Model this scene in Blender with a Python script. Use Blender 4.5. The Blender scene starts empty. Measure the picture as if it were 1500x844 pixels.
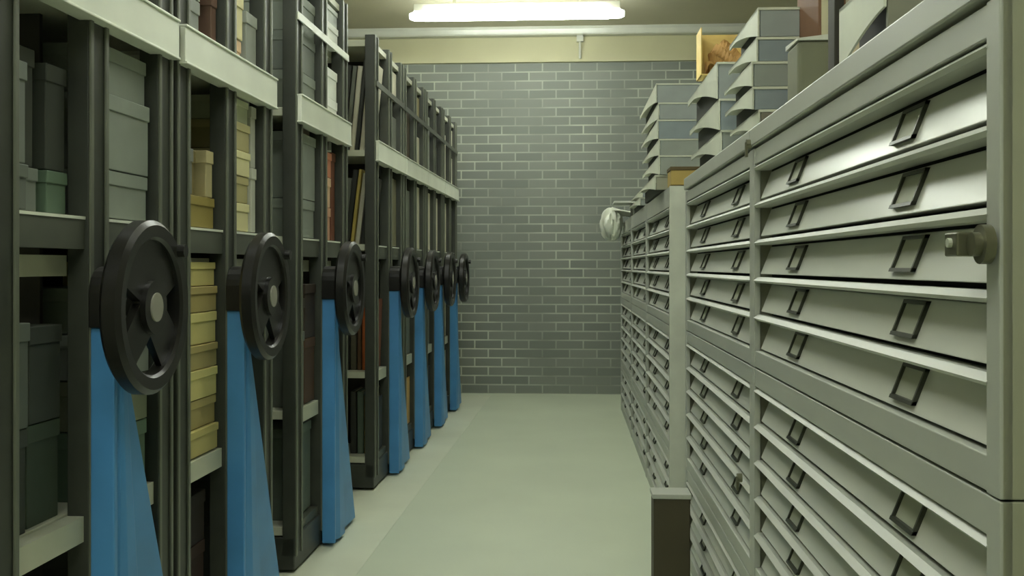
import bpy, bmesh, math, random
from mathutils import Matrix, Vector
random.seed(7)
R = math.radians
scn = bpy.context.scene
COL = scn.collection

# ---------------------------------------------------------------- materials
def lin(c):
    c = c / 255.0
    return c / 12.92 if c <= 0.04045 else ((c + 0.055) / 1.055) ** 2.4

def mat(name, rgb, rough=0.6, metal=0.0, var=0.12, scale=9.0, bump=0.0, spec=0.5, coat=0.0):
    m = bpy.data.materials.new(name); m.use_nodes = True
    nt = m.node_tree; N = nt.nodes; L = nt.links
    b = N['Principled BSDF']
    b.inputs['Roughness'].default_value = rough
    b.inputs['Metallic'].default_value = metal
    b.inputs['Specular IOR Level'].default_value = spec
    b.inputs['Coat Weight'].default_value = coat
    tc = N.new('ShaderNodeTexCoord')
    nz = N.new('ShaderNodeTexNoise'); nz.inputs['Scale'].default_value = scale; nz.inputs['Detail'].default_value = 5
    L.new(tc.outputs['Object'], nz.inputs['Vector'])
    rp = N.new('ShaderNodeValToRGB')
    col = [lin(v) for v in rgb]
    rp.color_ramp.elements[0].position = 0.3; rp.color_ramp.elements[1].position = 0.7
    rp.color_ramp.elements[0].color = [max(0, v * (1 - var)) for v in col] + [1]
    rp.color_ramp.elements[1].color = [min(1, v * (1 + var)) for v in col] + [1]
    L.new(nz.outputs['Fac'], rp.inputs['Fac'])
    L.new(rp.outputs['Color'], b.inputs['Base Color'])
    if bump:
        bp = N.new('ShaderNodeBump'); bp.inputs['Strength'].default_value = bump; bp.inputs['Distance'].default_value = 0.004
        n2 = N.new('ShaderNodeTexNoise'); n2.inputs['Scale'].default_value = scale * 12
        L.new(tc.outputs['Object'], n2.inputs['Vector'])
        L.new(n2.outputs['Fac'], bp.inputs['Height']); L.new(bp.outputs['Normal'], b.inputs['Normal'])
    return m

def emis(name, rgb, s):
    m = bpy.data.materials.new(name); m.use_nodes = True
    nt = m.node_tree; b = nt.nodes['Principled BSDF']
    b.inputs['Base Color'].default_value = (0.8, 0.8, 0.8, 1)
    b.inputs['Emission Color'].default_value = [lin(v) for v in rgb] + [1]
    b.inputs['Emission Strength'].default_value = s
    return m

CM = {}
def paint(rgb, rough=0.62, var=0.10, **k):
    key = (tuple(rgb), rough, var)
    if key not in CM:
        CM[key] = mat('board_%d_%d_%d' % tuple(rgb), rgb, rough, var=var, **k)
    return CM[key]

def brick_mat():
    m = bpy.data.materials.new('painted_brick'); m.use_nodes = True
    nt = m.node_tree; N = nt.nodes; L = nt.links; b = N['Principled BSDF']
    g = N.new('ShaderNodeNewGeometry'); sp = N.new('ShaderNodeSeparateXYZ'); cb = N.new('ShaderNodeCombineXYZ')
    L.new(g.outputs['Position'], sp.inputs[0])
    ad = N.new('ShaderNodeMath'); ad.operation = 'ADD'; ad.inputs[1].default_value = 0.179
    L.new(sp.outputs['X'], ad.inputs[0]); L.new(ad.outputs[0], cb.inputs['X']); L.new(sp.outputs['Z'], cb.inputs['Y'])
    br = N.new('ShaderNodeTexBrick')
    br.inputs['Scale'].default_value = 1; br.inputs['Brick Width'].default_value = 0.228; br.inputs['Row Height'].default_value = 0.075
    br.inputs['Mortar Size'].default_value = 0.0065; br.inputs['Mortar Smooth'].default_value = 0.25
    br.inputs['Color1'].default_value = [lin(v) for v in (134, 139, 130)] + [1]
    br.inputs['Color2'].default_value = [lin(v) for v in (120, 126, 118)] + [1]
    L.new(cb.outputs[0], br.inputs['Vector'])
    nz = N.new('ShaderNodeTexNoise'); nz.inputs['Scale'].default_value = 1.3; nz.inputs['Detail'].default_value = 3
    L.new(cb.outputs[0], nz.inputs['Vector'])
    rp = N.new('ShaderNodeValToRGB')
    rp.color_ramp.elements[0].position = 0.38; rp.color_ramp.elements[1].position = 0.66
    rp.color_ramp.elements[0].color = [lin(v) for v in (138, 144, 132)] + [1]
    rp.color_ramp.elements[1].color = [lin(v) for v in (200, 206, 188)] + [1]
    L.new(nz.outputs['Fac'], rp.inputs['Fac']); L.new(rp.outputs['Color'], br.inputs['Mortar'])
    n3 = N.new('ShaderNodeTexNoise'); n3.inputs['Scale'].default_value = 0.9; L.new(cb.outputs[0], n3.inputs['Vector'])
    mx = N.new('ShaderNodeMix'); mx.data_type = 'RGBA'; mx.blend_type = 'MULTIPLY'; mx.inputs[0].default_value = 0.25
    L.new(br.outputs['Color'], mx.inputs[6]); L.new(n3.outputs['Fac'], mx.inputs[7])
    L.new(mx.outputs[2], b.inputs['Base Color'])
    b.inputs['Roughness'].default_value = 0.55
    bp = N.new('ShaderNodeBump'); bp.invert = True; bp.inputs['Strength'].default_value = 0.5; bp.inputs['Distance'].default_value = 0.004
    L.new(br.outputs['Fac'], bp.inputs['Height']); L.new(bp.outputs['Normal'], b.inputs['Normal'])
    return m

M = dict(
    post=mat('dark_steel', (55, 58, 51), 0.45, var=0.15, scale=14),
    postlip=mat('steel_lip', (98, 102, 88), 0.4, var=0.15),
    rail=mat('rail_grey', (80, 84, 73), 0.5),
    fascia=mat('cream_white_steel', (226, 230, 214), 0.42, var=0.05, scale=5),
    shelf=mat('shelf_cream', (190, 192, 172), 0.5, var=0.06),
    blue=mat('blue_enamel', (74, 138, 194), 0.42, var=0.10, scale=6),
    wheel=mat('black_rubber', (25, 24, 21), 0.33, var=0.2),
    wheelcap=mat('pale_cap', (150, 148, 136), 0.5),
    dark=mat('divider_shade', (44, 42, 35), 0.7),
    cab=mat('grey_enamel', (168, 171, 161), 0.42, var=0.05, scale=3, spec=0.6),
    drawer=mat('drawer_enamel', (204, 206, 196), 0.30, var=0.05, scale=2.5, spec=0.7),
    side=mat('olive_side', (150, 152, 130), 0.5, var=0.06, scale=3),
    gap=mat('gap_shade_black', (22, 23, 19), 0.8),
    hold=mat('holder_metal', (62, 64, 54), 0.4, metal=0.2),
    card=mat('label_card', (172, 176, 158), 0.6, var=0.04),
    lock=mat('lock_steel', (108, 108, 88), 0.35, metal=0.6),
    floor=mat('floor_lino', (190, 198, 176), 0.42, var=0.05, scale=1.6),
    strip=mat('floor_strip', (200, 205, 184), 0.5, var=0.06, scale=2.5),
    ceil=mat('ceiling_paint', (204, 198, 172), 0.8, var=0.05, scale=2),
    cream=mat('cream_beam', (190, 187, 152), 0.6, var=0.06, scale=2),
    wall=mat('side_wall_paint', (190, 190, 170), 0.8),
    trunk=mat('trunking', (210, 212, 200), 0.2, var=0.04),
    batten=mat('batten_white', (222, 222, 208), 0.4, var=0.03),
    lamp=emis('tube_glow', (248, 255, 246), 30.0),
    brown=mat('brown_board', (64, 58, 38), 0.6, var=0.1),
    lidpale=mat('lid_pale', (206, 210, 192), 0.55, var=0.06),
    cloth=mat('white_plastic', (214, 218, 204), 0.45, var=0.08, bump=0.3),
    page=mat('page_block', (196, 190, 160), 0.8),
)
M['brick'] = brick_mat()

# ---------------------------------------------------------------- mesh builder
class MB:
    def __init__(s): s.v = []; s.f = []; s.mi = []
    def add(s, vs, fs, mi=0):
        o = len(s.v); s.v += [tuple(p) for p in vs]
        for f in fs: s.f.append([i + o for i in f]); s.mi.append(mi)
    def box(s, a, b, mi=0, T=None):
        x0, y0, z0 = [min(p, q) for p, q in zip(a, b)]; x1, y1, z1 = [max(p, q) for p, q in zip(a, b)]
        vs = [(x0,y0,z0),(x1,y0,z0),(x1,y1,z0),(x0,y1,z0),(x0,y0,z1),(x1,y0,z1),(x1,y1,z1),(x0,y1,z1)]
        if T: vs = [T @ Vector(p) for p in vs]
        s.add(vs, [(0,3,2,1),(4,5,6,7),(0,1,5,4),(1,2,6,5),(2,3,7,6),(3,0,4,7)], mi)
        return s
    def loft(s, A, B, mi=0):
        n = len(A)
        s.add(list(A) + list(B), [tuple(range(n))[::-1], tuple(range(n, 2*n))] +
              [(i, (i+1) % n, n + (i+1) % n, n + i) for i in range(n)], mi)
        return s
    def cyl(s, c, axis, r, h, n=24, mi=0, r2=None):
        r2 = r if r2 is None else r2
        ax = {'x': (Vector((0,1,0)), Vector((0,0,1)), Vector((1,0,0))),
              'y': (Vector((0,0,1)), Vector((1,0,0)), Vector((0,1,0))),
              'z': (Vector((1,0,0)), Vector((0,1,0)), Vector((0,0,1)))}[axis]
        c = Vector(c)
        P = lambda rr, t: [c + ax[0]*rr*math.cos(2*math.pi*i/n) + ax[1]*rr*math.sin(2*math.pi*i/n) + ax[2]*t for i in range(n)]
        return s.loft(P(r, -h/2), P(r2, h/2), mi)
    def ring(s, c, prof, n=48, mi=0):
        # revolve closed profile [(radius, x)] round the x axis
        m = len(prof); vs = []
        for i in range(n):
            a = 2*math.pi*i/n
            for r, x in prof: vs.append((c[0]+x, c[1]+r*math.cos(a), c[2]+r*math.sin(a)))
        fs = []
        for i in range(n):
            j = (i+1) % n
            for k in range(m):
                l = (k+1) % m
                fs.append((i*m+k, i*m+l, j*m+l, j*m+k))
        s.add(vs, fs, mi); return s
    def grid(s, fn, nu, nv, th=0.0, mi=0):
        vs = [fn(i/nu, j/nv) for i in range(nu+1) for j in range(nv+1)]
        s.add(vs, [(i*(nv+1)+j, (i+1)*(nv+1)+j, (i+1)*(nv+1)+j+1, i*(nv+1)+j+1) for i in range(nu) for j in range(nv)], mi)
        return s
    def mesh(s, name, mats):
        me = bpy.data.meshes.new(name); me.from_pydata(s.v, [], s.f)
        for m in (mats if isinstance(mats, (list, tuple)) else [mats]): me.materials.append(m)
        for p, i in zip(me.polygons, s.mi): p.material_index = i
        bm = bmesh.new(); bm.from_mesh(me); bmesh.ops.recalc_face_normals(bm, faces=bm.faces); bm.to_mesh(me); bm.free()
        return me
    def build(s, name, mats, parent=None, bevel=0.0, smooth=False, solid=0.0):
        o = bpy.data.objects.new(name, s.mesh(name, mats)); COL.objects.link(o)
        if parent: o.parent = parent
        if solid:
            k = o.modifiers.new('solid', 'SOLIDIFY'); k.thickness = solid; k.offset = 0
        if bevel:
            k = o.modifiers.new('bevel', 'BEVEL'); k.width = bevel; k.segments = 2; k.limit_method = 'ANGLE'
        if smooth:
            for p in o.data.polygons: p.use_smooth = True
            k = o.modifiers.new('split', 'EDGE_SPLIT'); k.split_angle = R(40)
        return o

AL, AR = -R(0.556), R(0.548)        # the two rows are not quite parallel to the room
def frame(ang, p): return Matrix.Rotation(ang, 4, 'Z') @ Vector(p)
def place(o, ang, p=(0, 0, 0)):
    o.location = frame(ang, p); o.rotation_euler = (0, 0, ang)
def thing(name, label, cat, ang=0, p=(0,0,0), group=None):
    o = bpy.data.objects.new(name, None); o.empty_display_size = 0.1; COL.objects.link(o)
    place(o, ang, p); o['label'] = label; o['category'] = cat
    if group: o['group'] = group
    return o
def tag(o, label, cat, group=None):
    o['label'] = label; o['category'] = cat
    if group: o['group'] = group
def struct(name, mb, m, **k):
    o = mb.build(name, m, **k); o['kind'] = 'structure'; return o
def copy_tree(o, parent=None):
    c = o.copy(); COL.objects.link(c)
    if parent: c.parent = parent
    for ch in [x for x in o.children]: copy_tree(ch, c)
    return c

# ---------------------------------------------------------------- room shell
CH = 3.06; YB = 8.87; XL = -3.6; XR = 1.95; YF = -3.2
struct('floor', MB().box((XL-.1, YF-.1, -.1), (XR+.1, YB+.1, 0)), M['floor'])
struct('ceiling', MB().box((XL-.1, YF-.1, CH), (XR+.1, YB+.1, CH+.1)), M['ceil'])
struct('wall_back', MB().box((XL, YB, 0), (XR, YB+.1, CH)), M['brick'])
struct('wall_left', MB().box((XL-.1, YF, 0), (XL, YB, CH)), M['wall'])
struct('wall_right', MB().box((XR, YF, 0), (XR+.1, YB, CH)), M['wall'])
struct('wall_front', MB().box((XL, YF-.1, 0), (XR, YF, CH)), M['wall'])
struct('trim_1', MB().box((XL, YB-.035, 2.775), (XR, YB, 2.985)), M['cream'], bevel=.004)
struct('trim_2', MB().box((XL, YB-.11, 2.985), (XR, YB, CH)).loft([(XL, YB-.11, 2.99), (XL, YB-.11, 3.035), (XL, YB-.128, 3.035), (XL, YB-.119, 2.99)], [(XR, YB-.11, 2.99), (XR, YB-.11, 3.035), (XR, YB-.128, 3.035), (XR, YB-.119, 2.99)]), M['trunk'], bevel=.004)  # tilted glossy strip added to the trunking to catch the lamp's highlight
fs = struct('trim_3', MB().box((-1.62, -3.0, 0), (-.80, 8.75, .0012)), M['strip'])
place(fs, AL)

# ---------------------------------------------------------------- lamps
def lamp_fixture(x, y, label, first=None):
    if first is None:
        t = thing('fluorescent_light', label, 'ceiling light', 0, (x, y, CH), 'fluorescent lights across the aisle ceiling')
        L_ = .775
        MB().box((-L_+.03, -.028, -.146), (L_-.03, .028, -.09)).build('batten', M['batten'], t, bevel=.006)
        MB().cyl((-.45, 0, -.045), 'z', .012, .09).build('hanger', M['batten'], t)
        MB().cyl((.45, 0, -.045), 'z', .012, .09).build('hanger', M['batten'], t)
        pr = [(math.cos(a)*.055, math.sin(a)*.035) for a in [i*math.pi/8 for i in range(16)]]
        def sec(x_, k): return [(x_, p*k, -.178 + q*k) for p, q in pr]
        mb = MB(); xs = [(-L_+.11, 1), (L_-.11, 1)]
        mb.loft(sec(*xs[0]), sec(*xs[1]))
        mb.build('diffuser', M['lamp'], t, smooth=True)
        for s in (-1, 1):
            mb = MB(); mb.loft(sec(s*(L_-.108), .96), sec(s*(L_-.03), .93)); mb.loft(sec(s*(L_-.03), .93), sec(s*L_, .6))
            mb.build('end_cap', emis('cap_glow', (248, 255, 246), 5.0), t, smooth=True)
        MB().box((.12, -.05, -.19), (.126, .062, -.14)).build('clip', M['batten'], t)
        return t
    t = copy_tree(first); t.location = (x, y, CH); t['label'] = label; return t
LX = -.44
l0 = lamp_fixture(LX, 7.62, 'long lit fluorescent ceiling light across the aisle in front of the brick wall')
for y, lb in ((5.1, 'unseen fluorescent ceiling light added over the middle of the aisle'),
              (2.7, 'unseen fluorescent ceiling light added above the second drawer column'),
              (.4, 'unseen fluorescent ceiling light added above the nearest drawer cabinets'),
              (-1.9, 'unseen fluorescent ceiling light added behind the viewpoint')):
    lamp_fixture(LX, y, lb, l0)  # lamps out of view, added to bring more light into the aisle
# little conduit drop on the back wall
cd = MB().cyl((0, 0, -.08), 'z', .010, .16).box((-.028, -.02, -.02), (.028, .02, .03)).build('conduit', M['trunk'])
cd.location = (.02, YB-.06, 2.955); tag(cd, 'short pale conduit stub hanging at the top of the brick wall', 'conduit')

# ---------------------------------------------------------------- mobile shelving (left)
UL = -1.015
ORD = ['first', 'second', 'third', 'fourth', 'fifth', 'sixth', 'seventh', 'eighth', 'ninth', 'tenth', 'eleventh', 'twelfth']
W = .784; PI_ = .79; PW = .082
UN = [1.735, 2.55, 3.615, 4.98, 4.98+PI_, 4.98+2*PI_, 4.98+3*PI_]
PC = (.041, .395, W-.041)
LV = [.16, .565, 1.175, 1.625, 1.955, 2.15]       # shelf tops
UE = -3.15                                        # far end of every unit

def hand_wheel(parent, c):
    r = .18
    prof = [(r-.040, -.014), (r-.034, -.020), (r-.010, -.022), (r, -.013), (r, .013), (r-.010, .022), (r-.034, .020), (r-.040, .014)]
    mb = MB().ring(c, prof, 56)
    # dished web: three broad spokes
    for k, w in ((88, 140), (222, 30), (318, 44)):
        A = []; B = []
        n = 10
        for i in range(n+1):
            a = R(k - w/2 + w*i/n); A.append((c[0]-.006, c[1]+.145*math.cos(a), c[2]+.145*math.sin(a)))
            B.append((c[0]+.006, c[1]+.145*math.cos(a), c[2]+.145*math.sin(a)))
        for sgn in (-1, 1):
            pass
        h = [(.045*math.cos(R(k+80)), .045*math.sin(R(k+80))), (.045*math.cos(R(k-80)), .045*math.sin(R(k-80)))]
        A += [(c[0]-.010, c[1]+p, c[2]+q) for p, q in h]; B += [(c[0]+.010, c[1]+p, c[2]+q) for p, q in h]
        mb.loft(A, B)
    mb.cyl(c, 'x', .055, .04, 28)
    w = mb.build('hand_wheel', M['wheel'], parent, smooth=True)
    MB().cyl((c[0]+.0215, c[1], c[2]), 'x', .030, .003, 24).build('hub_cap', M['wheelcap'], w)
    MB().cyl((c[0]+.026, c[1]+.118, c[2]+.118), 'x', .014, .022, 16).build('knob', M['wheel'], w)
    return w

def make_unit():
    t = bpy.data.objects.new('mobile_shelving_unit', None); COL.objects.link(t)
    zt = 2.175
    for uo in (UL, UE+.05):
        for pc in PC:
            mb = MB().box((uo-.045, pc-PW/2, .06), (uo, pc+PW/2, zt))
            if uo == UL:   # pressed lip and slot channel
                mb.box((uo, pc-PW/2, .06), (uo+.006, pc-PW/2+.014, zt), 1).box((uo, pc+PW/2-.014, .06), (uo+.006, pc+PW/2, zt), 1)
            mb.build('post', [M['post'], M['postlip']], t, bevel=.002)
    for i, z in enumerate(LV):
        th = .03 if z > .3 else .03
        mb = MB().box((UE, .006 if i != 4 else W/2+.008, z-th), (UL-.046, W-.006, z))
        mb.build('shelf', M['shelf'], t, bevel=.002)
    MB().box((UE+.02, W/2-.006, .13), (UL-.12, W/2+.006, 2.14)).build('shade_divider', M['dark'], t)  # dark divider added so the inside of the unit reads as shade
    MB().box((UE, 0.0, .012), (UL-.002, W, .125)).build('plinth', M['post'], t, bevel=.004)
    for (a, b) in ((PC[0]+PW/2, PC[1]-PW/2), (PC[1]+PW/2, PC[2]-PW/2)):
        MB().box((UL-.042, a, 1.105), (UL-.008, b, 1.165)).box((UL-.045, a, 1.165), (UL-.006, b, 1.171), 1) \
            .build('rail', [M['rail'], M['fascia']], t)
        MB().box((UL-.060, a, 1.050), (UL-.046, b, 1.092)).build('edge_trim', M['shelf'], t)
        MB().box((UL-.045, a, .508), (UL-.010, b, .560)).build('edge_trim', M['shelf'], t)
        MB().box((UL-.042, a, .125), (UL-.012, b, .155)).build('edge_trim', M['rail'], t)
    f = MB().box((UL+.007, .004, 1.578), (UL+.022, W-.004, 1.664)).box((UL-.02, .004, 1.664), (UL+.026, W-.004, 1.670)).box((UL-.02, .004, 1.572), (UL+.026, W-.004, 1.578))
    f.build('fascia', M['fascia'], t, bevel=.0015)
    MB().box((UL-.04, .085, 2.125), (UL-.01, W-.085, 2.15)).build('top_trim', M['shelf'], t)
    # blue chain guard: near edge upright, far edge flaring towards the floor
    c = PC[1]; u0, u1 = UL+.006, UL+.056
    def prof(z, k):
        return [(u0, c-.045, z), (u1, c-.045, z), (u1, c-.030, z), (u1-.012, c-.024+.02*k, z), (u1+.001, c-.012+.05*k, z), (u1+.002, c-.004+.12*k, z),
                (u1-.020, c+.000+.135*k, z), (u1-.014, c+.012+.36*k, z), (u0, c+.018+.365*k, z)]
    g = MB().loft(prof(.015, 1), prof(.945, 0))
    g.build('chain_guard', M['blue'], t, bevel=.003)
    gb = MB(); n = 10
    A = [(UL+.006, c-.055, .945), (UL+.006, c+.055, .945)] + [(UL+.006, c+.055*math.cos(i*math.pi/n), 1.015+.055*math.sin(i*math.pi/n)) for i in range(n+1)]
    B = [(UL+.062, p[1], p[2]) for p in A]
    gb.loft(A, B).build('gearbox', M['wheel'], t, bevel=.003)
    MB().cyl((UL+.085, c, .985), 'x', .018, .06, 18).build('axle', M['post'], t)
    hand_wheel(t, (UL+.105, c, .985))
    return t

unit0 = make_unit()
UNITLAB = ['first and nearest dark mobile shelving unit with blue guard and large black hand wheel',
           'second mobile shelving unit from the front, tan boxes below its rail',
           'third mobile shelving unit from the front, before the open gap',
           'fourth mobile shelving unit, just beyond the open gap, leaning books on its face',
           'fifth mobile shelving unit from the front, between fourth and sixth',
           'sixth mobile shelving unit from the front, second from the brick wall',
           'seventh and last mobile shelving unit, closest to the brick wall']
for i, v in enumerate(UN):
    o = unit0 if i == 0 else copy_tree(unit0)
    place(o, AL, (0, v, 0)); tag(o, UNITLAB[i], 'mobile shelving', 'mobile shelving units along the left side of the aisle')
    if i >= 2:
        MB().box((UL+.007, .004, 1.93), (UL+.012, W-.004, 1.957)).build('middle_trim', M['fascia' if i == 2 else 'rail'], o)

# ---- contents of the shelving
SH = {0: 'bottom shelf', 1: 'lower shelf', 2: 'middle shelf', 3: 'upper shelf', 4: 'top shelf'}
def cname(c):
    r, g, b = c
    if max(c) < 62: base = 'black' if max(c) < 40 else 'dark'
    elif r - b > 60 and r > g + 35: base = 'orange' if r > 130 else 'rust brown'
    elif r - b > 38: base = 'tan' if r > 120 else 'brown'
    elif r - b > 18 and r > 150: base = 'cream'
    elif min(c) > 170: base = 'white'
    elif g - r > 8: base = 'green grey'
    elif max(c) < 100: base = 'dark grey'
    else: base = 'grey'
    return base
def shade(c, k): return tuple(int(max(0, min(255, v*k))) for v in c)

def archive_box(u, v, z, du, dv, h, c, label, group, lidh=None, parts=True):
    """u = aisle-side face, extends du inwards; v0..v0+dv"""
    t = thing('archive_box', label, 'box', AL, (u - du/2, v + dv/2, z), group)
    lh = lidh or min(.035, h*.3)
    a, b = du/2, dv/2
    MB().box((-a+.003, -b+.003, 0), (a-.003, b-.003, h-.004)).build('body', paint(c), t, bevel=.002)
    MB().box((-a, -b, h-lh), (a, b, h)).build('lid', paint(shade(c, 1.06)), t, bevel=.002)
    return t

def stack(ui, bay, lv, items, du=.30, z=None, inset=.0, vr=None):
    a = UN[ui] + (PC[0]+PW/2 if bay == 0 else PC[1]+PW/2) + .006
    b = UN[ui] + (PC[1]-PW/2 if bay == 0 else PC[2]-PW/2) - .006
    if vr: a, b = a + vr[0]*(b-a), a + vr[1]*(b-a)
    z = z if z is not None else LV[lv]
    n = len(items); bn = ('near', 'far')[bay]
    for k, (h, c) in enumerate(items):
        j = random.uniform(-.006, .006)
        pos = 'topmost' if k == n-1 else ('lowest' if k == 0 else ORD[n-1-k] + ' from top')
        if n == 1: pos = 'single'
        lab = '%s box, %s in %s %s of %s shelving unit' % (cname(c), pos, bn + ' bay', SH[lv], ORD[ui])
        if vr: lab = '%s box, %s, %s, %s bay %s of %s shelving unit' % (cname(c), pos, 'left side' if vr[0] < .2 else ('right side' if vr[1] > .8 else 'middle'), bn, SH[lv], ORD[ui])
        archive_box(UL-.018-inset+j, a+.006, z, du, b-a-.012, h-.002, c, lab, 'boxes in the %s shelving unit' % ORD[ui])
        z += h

def book(u, v0, z, th, dv, h, c, tilt, label, group):
    """standing book: thickness along u (from u inward), leaning by tilt about the v axis"""
    o = thing('book', label, 'book', AL, (u, v0, z), group)
    T = Matrix.Rotation(tilt, 4, 'Y')
    mb = MB()
    mb.box((-th, 0, 0), (-th+.004, dv, h), 0, T).box((-.004, 0, 0), (0, dv, h), 0, T).box((-th, 0, 0), (0, .004, h), 0, T)
    mb.build('cover', paint(c, .55), o)
    MB().box((-th+.004, .004, .004), (-.004, dv-.006, h-.006), 0, T).build('page_block', M['page'], o)
    return o

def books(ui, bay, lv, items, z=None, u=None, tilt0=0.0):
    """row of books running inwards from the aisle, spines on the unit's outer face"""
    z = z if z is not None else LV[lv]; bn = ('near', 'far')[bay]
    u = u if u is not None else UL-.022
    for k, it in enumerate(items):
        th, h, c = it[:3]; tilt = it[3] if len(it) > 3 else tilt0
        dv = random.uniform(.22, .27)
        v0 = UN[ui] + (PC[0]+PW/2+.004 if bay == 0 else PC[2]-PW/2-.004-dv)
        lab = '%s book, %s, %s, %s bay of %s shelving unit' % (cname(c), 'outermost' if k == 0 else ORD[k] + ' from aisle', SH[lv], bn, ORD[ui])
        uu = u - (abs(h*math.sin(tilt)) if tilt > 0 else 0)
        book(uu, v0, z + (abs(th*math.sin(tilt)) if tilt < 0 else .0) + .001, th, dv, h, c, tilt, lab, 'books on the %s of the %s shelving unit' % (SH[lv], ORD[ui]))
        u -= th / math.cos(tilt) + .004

G1, G2, G3, GD, GG = (132, 139, 128), (114, 120, 112), (96, 102, 94), (60, 64, 56), (92, 112, 92)
# unit 1
stack(0, 0, 2, [(.085, G3), (.19, G2)], vr=(0, .30))
stack(0, 0, 2, [(.085, G2), (.23, GD)], vr=(.32, .62), inset=.03)
stack(0, 0, 2, [(.085, GG), (.21, GD)], vr=(.64, 1), inset=.02)
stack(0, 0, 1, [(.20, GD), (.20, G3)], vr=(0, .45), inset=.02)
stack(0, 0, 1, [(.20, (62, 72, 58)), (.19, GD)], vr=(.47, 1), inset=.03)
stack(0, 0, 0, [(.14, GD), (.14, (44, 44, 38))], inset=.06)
stack(0, 1, 2, [(.105, G1), (.165, G1), (.105, G1)])
stack(0, 1, 1, [(.15, GG), (.11, (110, 116, 92)), (.10, G2), (.10, (100, 110, 96))])
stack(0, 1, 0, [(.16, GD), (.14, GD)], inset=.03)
stack(0, 0, 3, [(.12, G2), (.10, G1), (.14, G3)])
books(0, 1, 3, [(.05, .27, (150, 152, 140)), (.04, .25, (90, 92, 84)), (.06, .27, (170, 170, 150))])
# unit 2
T1, T2, T3 = (196, 186, 120), (160, 146, 92), (182, 170, 108)  # bright and dim tans: light on protruding faces is put into the colour
stack(1, 0, 1, [(.072, T3), (.078, T2), (.080, T1), (.066, T2), (.086, T1), (.070, T2), (.066, T1)], du=.32)
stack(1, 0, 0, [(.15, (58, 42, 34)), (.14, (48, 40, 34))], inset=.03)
stack(1, 0, 2, [(.085, (142, 128, 66)), ], inset=.01)
stack(1, 0, 2, [(.12, (116, 118, 110))], vr=(0, .32), z=LV[2]+.085)
stack(1, 0, 2, [(.125, (120, 108, 66))], vr=(.34, .70), z=LV[2]+.085, inset=.03)
stack(1, 0, 2, [(.13, (176, 166, 124))], vr=(.72, .98), z=LV[2]+.085, inset=.01)
C1, C2 = (206, 200, 150), (168, 160, 112)
stack(1, 1, 2, [(.085, C1), (.08, C2), (.075, C1), (.085, C2), (.07, (176, 182, 150))], vr=(0, .74))
stack(1, 1, 2, [(.20, (190, 192, 176)), (.19, (178, 180, 164))], vr=(.77, 1))
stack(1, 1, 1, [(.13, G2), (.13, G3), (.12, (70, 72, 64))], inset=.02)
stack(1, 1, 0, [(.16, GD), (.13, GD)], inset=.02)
stack(1, 0, 3, [(.15, (128, 132, 124)), (.20, (150, 152, 140))], vr=(0, .50))
stack(1, 0, 3, [(.21, (168, 168, 150))], vr=(.52, .74), inset=.02)
stack(1, 0, 3, [(.20, (90, 66, 52))], vr=(.78, 1))
stack(1, 1, 3, [(.12, (210, 178, 140)), (.13, (206, 198, 150))], vr=(0, .5))
stack(1, 1, 3, [(.22, (140, 144, 134))], vr=(.55, 1))
stack(1, 1, 4, [(.13, (150, 152, 136))])
stack(0, 1, 4, [(.13, G2)])
# unit 3 (near face is seen in the gap behind unit 2)
stack(2, 0, 2, [(.14, G1), (.24, G1)]); stack(2, 0, 3, [(.15, G1), (.14, G2), (.14, G1)])
stack(2, 0, 1, [(.27, G2), (.12, (66, 58, 46))], vr=(0, .36)); stack(2, 0, 1, [(.24, (84, 60, 38)), (.2, (58, 48, 38))], vr=(.38, 1)); stack(2, 0, 0, [(.33, (96, 106, 96))], inset=.01)
stack(2, 1, 3, [(.12, (232, 235, 226)), (.12, (236, 240, 230))]); stack(2, 1, 4, [(.09, (232, 235, 226)), (.07, (190, 196, 190))])
stack(2, 1, 2, [(.13, (196, 150, 118)), (.12, (210, 176, 140)), (.10, (190, 120, 84))], vr=(.12, .62))
stack(2, 1, 2, [(.36, (104, 58, 34))], vr=(.66, 1))
stack(2, 1, 1, [(.22, (92, 62, 38)), (.12, (70, 52, 36))]); stack(2, 1, 0, [(.14, (84, 62, 54)), (.15, (64, 56, 50))])
# unit 4: leaning books on the open face
cr, dk, gy, yl = (206, 202, 180), (48, 50, 42), (112, 116, 104), (190, 170, 88)
def mix(seq, th=(.016, .026), h=(.34, .44)):
    return [(random.uniform(*th), random.uniform(*h), c) for c in seq]
books(3, 0, 3, [(a, .43 + random.uniform(-.02, .02), c, .10) for a, b, c in mix([cr, dk, cr, gy, dk, cr, gy])])
books(3, 0, 2, [(a, b*.85, c, .12) for a, b, c in mix([dk, cr, yl, dk, gy, cr, dk])])
books(3, 0, 1, [(.03, .34, (120, 70, 40), .03), (.02, .30, (208, 110, 52), .0), (.02, .33, (92, 66, 40), .0), (.03, .3, (84, 80, 62), 0), (.03, .3, dk, 0)])
books(3, 0, 0, [(.02, .26, dk, 0), (.02, .28, (150, 132, 60), 0), (.03, .30, (90, 104, 86), 0), (.03, .3, dk, 0)])
books(3, 1, 3, [(.03, .24, gy), (.03, .25, cr)])
books(3, 1, 2, [(.03, .36, (120, 118, 92)), (.03, .32, dk)])
books(3, 1, 1, [(.03, .30, (70, 60, 42)), (.03, .32, gy)])
books(3, 1, 0, [(.03, .30, dk), (.03, .28, gy)])
books(3, 1, 4, [(.03, .15, cr), (.03, .15, gy)])
pal = [cr, cr, dk, (196, 192, 170), gy, (150, 140, 100), (90, 84, 62), (140, 144, 132), (70, 60, 44), (196, 160, 96), (60, 64, 56)]
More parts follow.
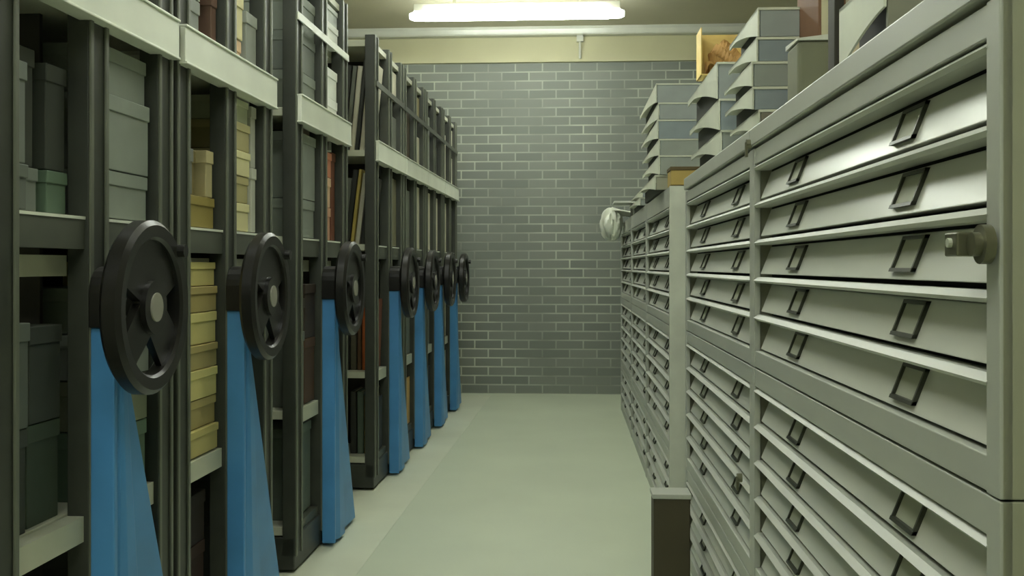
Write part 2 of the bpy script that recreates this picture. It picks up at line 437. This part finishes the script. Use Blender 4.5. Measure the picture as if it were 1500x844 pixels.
for ui in (4, 5, 6):
    for bay in (0, 1):
        for lv, hh in ((4, .15), (3, .26 if bay else .42), (2, .38), (1, .36), (0, .30)):
            if lv == 4 and bay == 0: continue
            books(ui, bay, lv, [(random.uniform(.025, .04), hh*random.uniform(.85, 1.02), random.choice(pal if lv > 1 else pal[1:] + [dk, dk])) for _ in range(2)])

# ---------------------------------------------------------------- plan-chest cabinets (right)
def make_drawer(w, ph):
    """front leans back at the top; origin = lower aisle edge at one end; u positive inwards"""
    mb = MB(); b0, b1 = .010, .034
    A = [(b0, .004, .004), (b1, .004, ph-.020), (.60, .004, ph-.020), (.60, .004, .004)]
    B = [(p[0], w-.004, p[2]) for p in A]
    d = mb.loft(A, B).build('drawer', M['drawer'], None, bevel=.0015)
    slope = (b1-b0)/(ph-.024)
    hs = []
    for fr in (.235, .745):
        hw, hh, zc = .046, .024, ph*.45
        def P(y, z, off): return (b0 + (z-.004)*slope - off, y, z)
        yc = w*fr
        mbh = MB(); t = .005
        def slab(y0, y1, z0, z1, o0, o1, mi):
            mbh.loft([P(y0, z0, o0), P(y1, z0, o0), P(y1, z1, o0), P(y0, z1, o0)], [P(y0, z0, o1), P(y1, z0, o1), P(y1, z1, o1), P(y0, z1, o1)], mi)
        slab(yc-hw, yc-hw+t, zc-hh, zc+hh, .0, .006, 0); slab(yc+hw-t, yc+hw, zc-hh, zc+hh, .0, .006, 0)
        slab(yc-hw, yc+hw, zc+hh-t, zc+hh, .0, .006, 0); slab(yc-hw, yc+hw, zc-hh, zc-hh+t, .0, .007, 0)
        slab(yc-hw+t, yc+hw-t, zc-hh+t, zc+hh-t, .0, .0015, 1)
        h = mbh.build('label_holder', [M['hold'], M['card']], d)
    return d

def cabinet(name_label, u, v0, w, z0, z1, ztop, n, ph, first=None, group=None, grow=False):
    """n drawers, top of the top drawer opening at ztop"""
    t = thing('drawer_cabinet', name_label, 'drawer cabinet', AR, (u, v0, z0), group)
    H = z1 - z0; D = .92; pw = .020
    zt = ztop - z0
    mb = MB()
    # side panels, back, top and bottom, centre posts of the front frame
    mb.box((.0, 0, 0), (D, .018, H), 1).box((.0, w-.018, 0), (D, w, H), 1).box((D-.012, 0, 0), (D, w, H), 1)
    mb.box((.0, .001, zt), (D-.001, w-.001, H-.001)).box((.0, .001, 0.001), (D-.001, w-.001, max(.012, zt - n*ph)))
    mb.box((-.002, 0, 0), (.012, .034, H)).box((-.002, w-.030, 0), (.012, w, H))
    mb.build('carcass', [M['cab'], M['side']], t, bevel=.0015)
    MB().box((.040, .019, max(.013, zt-n*ph)), (.046, w-.019, zt)).build('gap_shade_sheet', M['gap'], t)  # black sheet stands in for the shade inside the drawer gaps
    for k in range(n):
        z = zt - k*ph
        mr = MB()
        # bevelled runner below each drawer gap
        A = [(.002, .030, z-.015), (-.004, .030, z-.010), (.006, .030, z-.002), (.028, .030, z-.002), (.034, .030, z-.015)]
        mr.loft(A, [(p[0], w-.030, p[2]) for p in A]).build('runner', M['cab'], t)
    for k in range(n):
        z = zt - (k+1)*ph
        if first is None:
            first = make_drawer(w - .072, ph); d = first
            d.parent = t
        else:
            d = copy_tree(first, t)
        d.location = (random.uniform(0, .0015), .036, z + .001)
    return t, first

UR = .430; near_v = [1.073, 2.481]; wNs = [1.408, 1.387]
TIER = [('upper', .838, 1.383, 1.304, 5, .0856), ('middle', .340, .836, .794, 5, .083), ('lower', .0, .338, .300, 3, .083)]
fd = {}
for bi, v0 in enumerate(near_v):
    wN = wNs[bi]
    for ti, (tn, z0, z1, zt, n, ph) in enumerate(TIER):
        desc = ('nearest', 'second')[bi]
        extra = {(0, 0): 'grey steel cabinet of wide drawers with a lock, upper one of the nearest column',
                 (0, 1): 'grey steel drawer cabinet below the locked one, middle of the nearest column',
                 (0, 2): 'grey steel drawer cabinet on the floor at the nearest column',
                 (1, 0): 'upper grey drawer cabinet of the second column, carrying the box stacks',
                 (1, 1): 'middle grey drawer cabinet of the second column with a small lock',
                 (1, 2): 'lowest grey drawer cabinet of the second column, on the floor'}[(bi, ti)]
        if ti == 0: z1 = 1.340
        t, f = cabinet(extra, UR, v0, wN, z0, z1, zt, n, ph, fd.get((wN, ph)), 'plan drawer cabinets along the right side')
        fd[(wN, ph)] = f
        if ti == 0:   # protruding top slab
            MB().box((-.008, 0, .508), (.93, wN, .549)).box((.012, .01, .500), (.91, wN-.01, .510)).build('top_slab', M['cab'], t, bevel=.003)
# locks on the near cabinets
lk = thing('hasp_lock', 'steel hasp lock on the near post of the closest upper drawer cabinet', 'lock', AR, (UR-.004, 1.086, 1.092))
MB().box((-.030, .014, -.012), (-.004, .050, .013)).build('lock_body', M['lock'], lk, bevel=.002)
MB().cyl((-.008, .0, .0), 'x', .020, .010, 24).cyl((-.016, .0, .0), 'x', .012, .01, 20).build('lock_disc', M['lock'], lk, smooth=True)
MB().cyl((-.032, .030, .002), 'x', .005, .004, 12).build('keyhole', M['card'], lk)
for (v, z, lb) in ((2.470, 1.352, 'tiny round lock at the top between the two near cabinet columns'),
                   (2.60, .555, 'small cam lock hanging on the middle cabinet of the second column')):
    o = MB().cyl((-.008, 0, 0), 'x', .011, .012, 16).box((-.016, -.004, -.03), (-.010, .006, .004)).build('cam_lock', M['lock'])
    place(o, AR, (UR-.004, v, z)); tag(o, lb, 'lock')

UF = .400; far_v = [4.14, 5.40, 6.66]; wF = 1.26
FN = ['third', 'fourth', 'fifth']
for bi, v0 in enumerate(far_v):
    for ti, (tn, z0, z1, zt, n, ph) in enumerate(TIER):
        lb = '%s grey drawer cabinet of the %s column%s' % (tn, FN[bi], [', past the gap with the pale end panel', ', second from the brick wall', ', closest to the brick wall'][bi])
        t, f = cabinet(lb, UF, v0, wF, z0, z1, zt, n, ph, fd.get((wF, ph)), 'plan drawer cabinets along the right side')
        fd[(wF, ph)] = f
# pale painted end board on the far row
eb = MB().box((-.004, -.012, 0), (.93, -.002, 1.381))  .build('end_panel', paint((196, 200, 186))); place(eb, AR, (UF, far_v[0], 0))
tag(eb, 'pale upright end panel closing the far row of drawer cabinets', 'panel')
# slim brown box on the floor
bb = thing('floor_box', 'slim dark brown box with pale rim standing on the floor by the drawer cabinets', 'box', AR, (.272, 3.36, 0))
MB().box((0, 0, 0), (.115, .10, .335)).build('body', M['brown'], bb, bevel=.003)
MB().box((-.004, -.004, .335), (.119, .104, .350)).build('rim', M['cab'], bb, bevel=.002)

# ---------------------------------------------------------------- flat print boxes on top
def print_box(u0, u1, v0, v1, z0, h, c, label, group, lip=.9, sag=0.35, side=None):
    t = thing('print_box', label, 'box', AR, (u0, v0, z0), group)
    w, d = u1-u0, v1-v0
    MB().box((.030, .012, 0), (w-.006, d-.01, h-.008)).build('body', paint(side or (62, 66, 58)), t, bevel=.002)  # dark body colour includes the shadow under the lid lip
    MB().box((.006, 0, 0), (w, .010, h-.006)).build('end_panel', paint(c), t, bevel=.0015)
    mb = MB().box((0, -.003, h-.006), (w, d, h))
    n = 12
    A = []; B = []
    def dep(s): return h*(.5+.42*s**1.5) if lip == 0 else h*lip*(1-s)**1.6 + h*.10 + h*sag*max(0, s-.75)
    for k in range(n):
        s0, s1 = k/n, (k+1)/n
        y0, y1 = s0*d, s1*d
        mb.loft([(0, y0, h), (.004, y0, h), (.004, y0, h-min(dep(s0), h)), (0, y0, h-min(dep(s0), h))],
                [(0, y1, h), (.004, y1, h), (.004, y1, h-min(dep(s1), h)), (0, y1, h-min(dep(s1), h))])
    mb.build('lid', M['lidpale'], t)
    return t
ZT = 1.388
B1, B2, B3 = (150, 157, 155), (146, 153, 145), (136, 147, 151)
def pstack(u0, u1, v0, v1, zs, cols, where, grp, jit=.01):
    n = len(cols)
    for k in range(n):
        j = random.uniform(-jit, jit); j2 = random.uniform(-jit, jit)
        pos = 'top' if k == n-1 else ('bottom' if k == 0 else ORD[n-1-k] + ' from top')
        print_box(u0+j, u1+j, v0+j2, v1+j2, zs[k], zs[k+1]-zs[k]-.001, cols[k], 'flat grey print box, %s, %s' % (pos, where), grp)
# second column stack
pstack(.448, .60, 2.56, 3.00, [ZT, 1.445, 1.500, 1.560, 1.618, 1.688], [(120, 116, 100), B3, B2, B3, B1],
       'in the tall stack on the second cabinet column', 'print boxes in the tall stack')
pstack(.440, .66, 3.12, 3.86, [ZT, 1.468, 1.560, 1.668], [B2, B3, B1],
       'in the short stack behind the tall one', 'print boxes in the short stack')
pstack(.372, .60, 4.42, 5.40, [ZT, 1.45, 1.53, 1.60, 1.68, 1.75, 1.83], [(150, 150, 130), B2, B2, B3, B1, B1],
       'in the stack on the third cabinet column', 'print boxes in the far stack')
pstack(.385, .60, 5.55, 6.50, [ZT, 1.43, 1.475], [B2, B1], 'in the low far stack before the brick wall', 'print boxes in the low stack')
# small tan carton at the end of the far row
cb_ = thing('small_carton', 'small tan carton on the near end of the far cabinet row', 'box', AR, (.405, 4.17, ZT))
MB().box((0, 0, 0), (.15, .14, .058)).build('body', paint((176, 152, 84)), cb_, bevel=.002)
MB().box((-.003, -.003, .058), (.153, .143, .072)).build('lid', paint((92, 78, 44)), cb_, bevel=.002)
# tall support stack + cardboard box high up
pstack(.62, .92, 4.75, 5.25, [ZT, 1.53, 1.67, 1.80, 1.928], [B2, B1, B2, B1], 'in the stack carrying the cardboard carton', 'print boxes under the carton')
kb = thing('cardboard_carton', 'open golden cardboard carton with crumpled brown paper on the highest stack', 'box', AR, (.60, 4.80, 1.930))
mb = MB()
mb.box((0, .16, 0), (.26, .165, .215)).box((0, 0, 0), (.26, .165, .006)).box((.255, 0, 0), (.26, .16, .215)).box((0, 0, 0), (.005, .16, .215))
mb.build('carton_body', paint((234, 206, 128)), kb)
def crump(i, j):
    a = i*math.pi; x = .125 - .105*math.cos(a)*(1-.25*j); z = .010 + .165*max(0, math.sin(i*math.pi))**.6*(.25+.75*j)
    return (x + .008*math.sin(23*i+7*j), .012 + .12*j + .008*math.sin(19*i*j+3), z + .012*math.sin(31*i+11*j))
MB().grid(crump, 24, 10).build('crumpled_paper', paint((176, 136, 78), .8), kb, solid=.003)

# olive upright box in front of the tall stack
ob = thing('document_case', 'olive grey upright case with a white lid in front of the tall stack', 'box', AR, (.477, 2.22, ZT))
MB().box((0, 0, 0), (.098, .11, .150)).build('body', paint((120, 122, 100)), ob, bevel=.008)
T = Matrix.Rotation(0, 4, 'X')
MB().loft([(-.002, -.004, .150), (.100, -.004, .150), (.100, .115, .150), (-.002, .115, .150)], [(-.002, -.004, .154), (.100, -.004, .166), (.100, .115, .178), (-.002, .115, .160)]).build('lid', paint((214, 216, 204)), ob)
# dark upright folder and brownish bundle
df = thing('upright_folder', 'thin black folder standing on edge right of the olive case', 'folder', AR, (.497, 2.0, ZT))
MB().box((0, 0, 0), (.018, .05, .26)).build('folder_cover', paint((44, 42, 32)), df, bevel=.002)
MB().box((.003, .004, .005), (.015, .051, .255)).build('paper', M['page'], df)
bn = thing('book_bundle', 'rusty brown book lying on the document stack beside the black folder', 'book', AR, (.552, 2.36, ZT))
MB().box((0, 0, 0), (.06, .22, .34)).build('cover', paint((112, 78, 52)), bn, bevel=.004)
MB().box((.006, -.002, .006), (.054, .1, .334)).build('page_block', M['page'], bn)
# large cream box nearest
print_box(.455, .74, 1.55, 1.80, ZT, .112, (128, 128, 112), 'cream lidded grey box at the front edge of the nearest cabinet top', 'boxes at the top front', lip=0)

tb = thing('tan_case', 'tan case standing behind the cream lidded box beside the black folder', 'box', AR, (.507, 1.86, ZT))
MB().box((0, 0, 0), (.14, .10, .19)).build('body', paint((172, 158, 122)), tb, bevel=.004)
MB().box((-.002, -.002, .19), (.142, .102, .215)).build('lid', paint((150, 138, 108)), tb, bevel=.003)
# white plastic sheet hanging over the far end of the row
mb = MB()
def bag(i, j):      # crumpled bulge hanging at the cabinet edge
    a = i*2*math.pi; b = (j-.5)*math.pi
    k = 1 + .10*math.sin(5*a+2*b) + .07*math.sin(11*a-5*b) + .05*math.sin(17*a+3)
    return (-.088 + .074*math.cos(b)**.8*math.cos(a)*k, .16 + .15*math.cos(b)**.8*math.sin(a)*k, -.03 + .115*math.sin(b) + .012*math.sin(7*a)*math.cos(b))
mb.grid(bag, 40, 20)
def flap(i, j):     # the part lying on the cabinet top
    return (-.09 + .30*j, .02 + .30*i, .004 + .07*(1-j)*(.7+.3*math.sin(9*i)) + .012*math.sin(23*i+5*j)*(1-.6*j) + .006)
mb.grid(flap, 26, 12)
dr = mb.build('plastic_sheet', M['cloth'], None, solid=.003, smooth=True)
place(dr, AR, (UF, 7.35, 1.385+.012)); tag(dr, 'crumpled white plastic sheet draped over the far end of the cabinet row', 'plastic sheet')
pb = MB().box((0, 0, 0), (.36, .30, .012)).build('flat_board', paint((200, 204, 196))); place(pb, AR, (.30, 6.8, 1.476))
tag(pb, 'thin white board lying across the low far stack', 'board')
sp = MB().box((0, 0, 0), (.20, .30, .088)).build('small_box', paint((92, 96, 84))); place(sp, AR, (.42, 6.8, 1.387))
tag(sp, 'small dark box under the thin white board at the far end', 'box')

# ---------------------------------------------------------------- camera
cam = bpy.data.cameras.new('camera'); co = bpy.data.objects.new('camera', cam); COL.objects.link(co)
cam.sensor_width = 36; cam.lens = 1550/1500*36; cam.shift_y = -32/1500; cam.clip_start = .02
co.location = (0, 0, 1.07); co.rotation_euler = (R(90), 0, math.atan(96/1550))
scn.camera = co

w = bpy.data.worlds.new('world'); scn.world = w; w.use_nodes = True
w.node_tree.nodes['Background'].inputs[0].default_value = (.55, .6, .5, 1); w.node_tree.nodes['Background'].inputs[1].default_value = .2
scn.view_settings.view_transform = 'Standard'; scn.view_settings.look = 'None'
scn.view_settings.gamma = 1; scn.view_settings.use_curve_mapping = False
scn.view_settings.exposure = 0.42
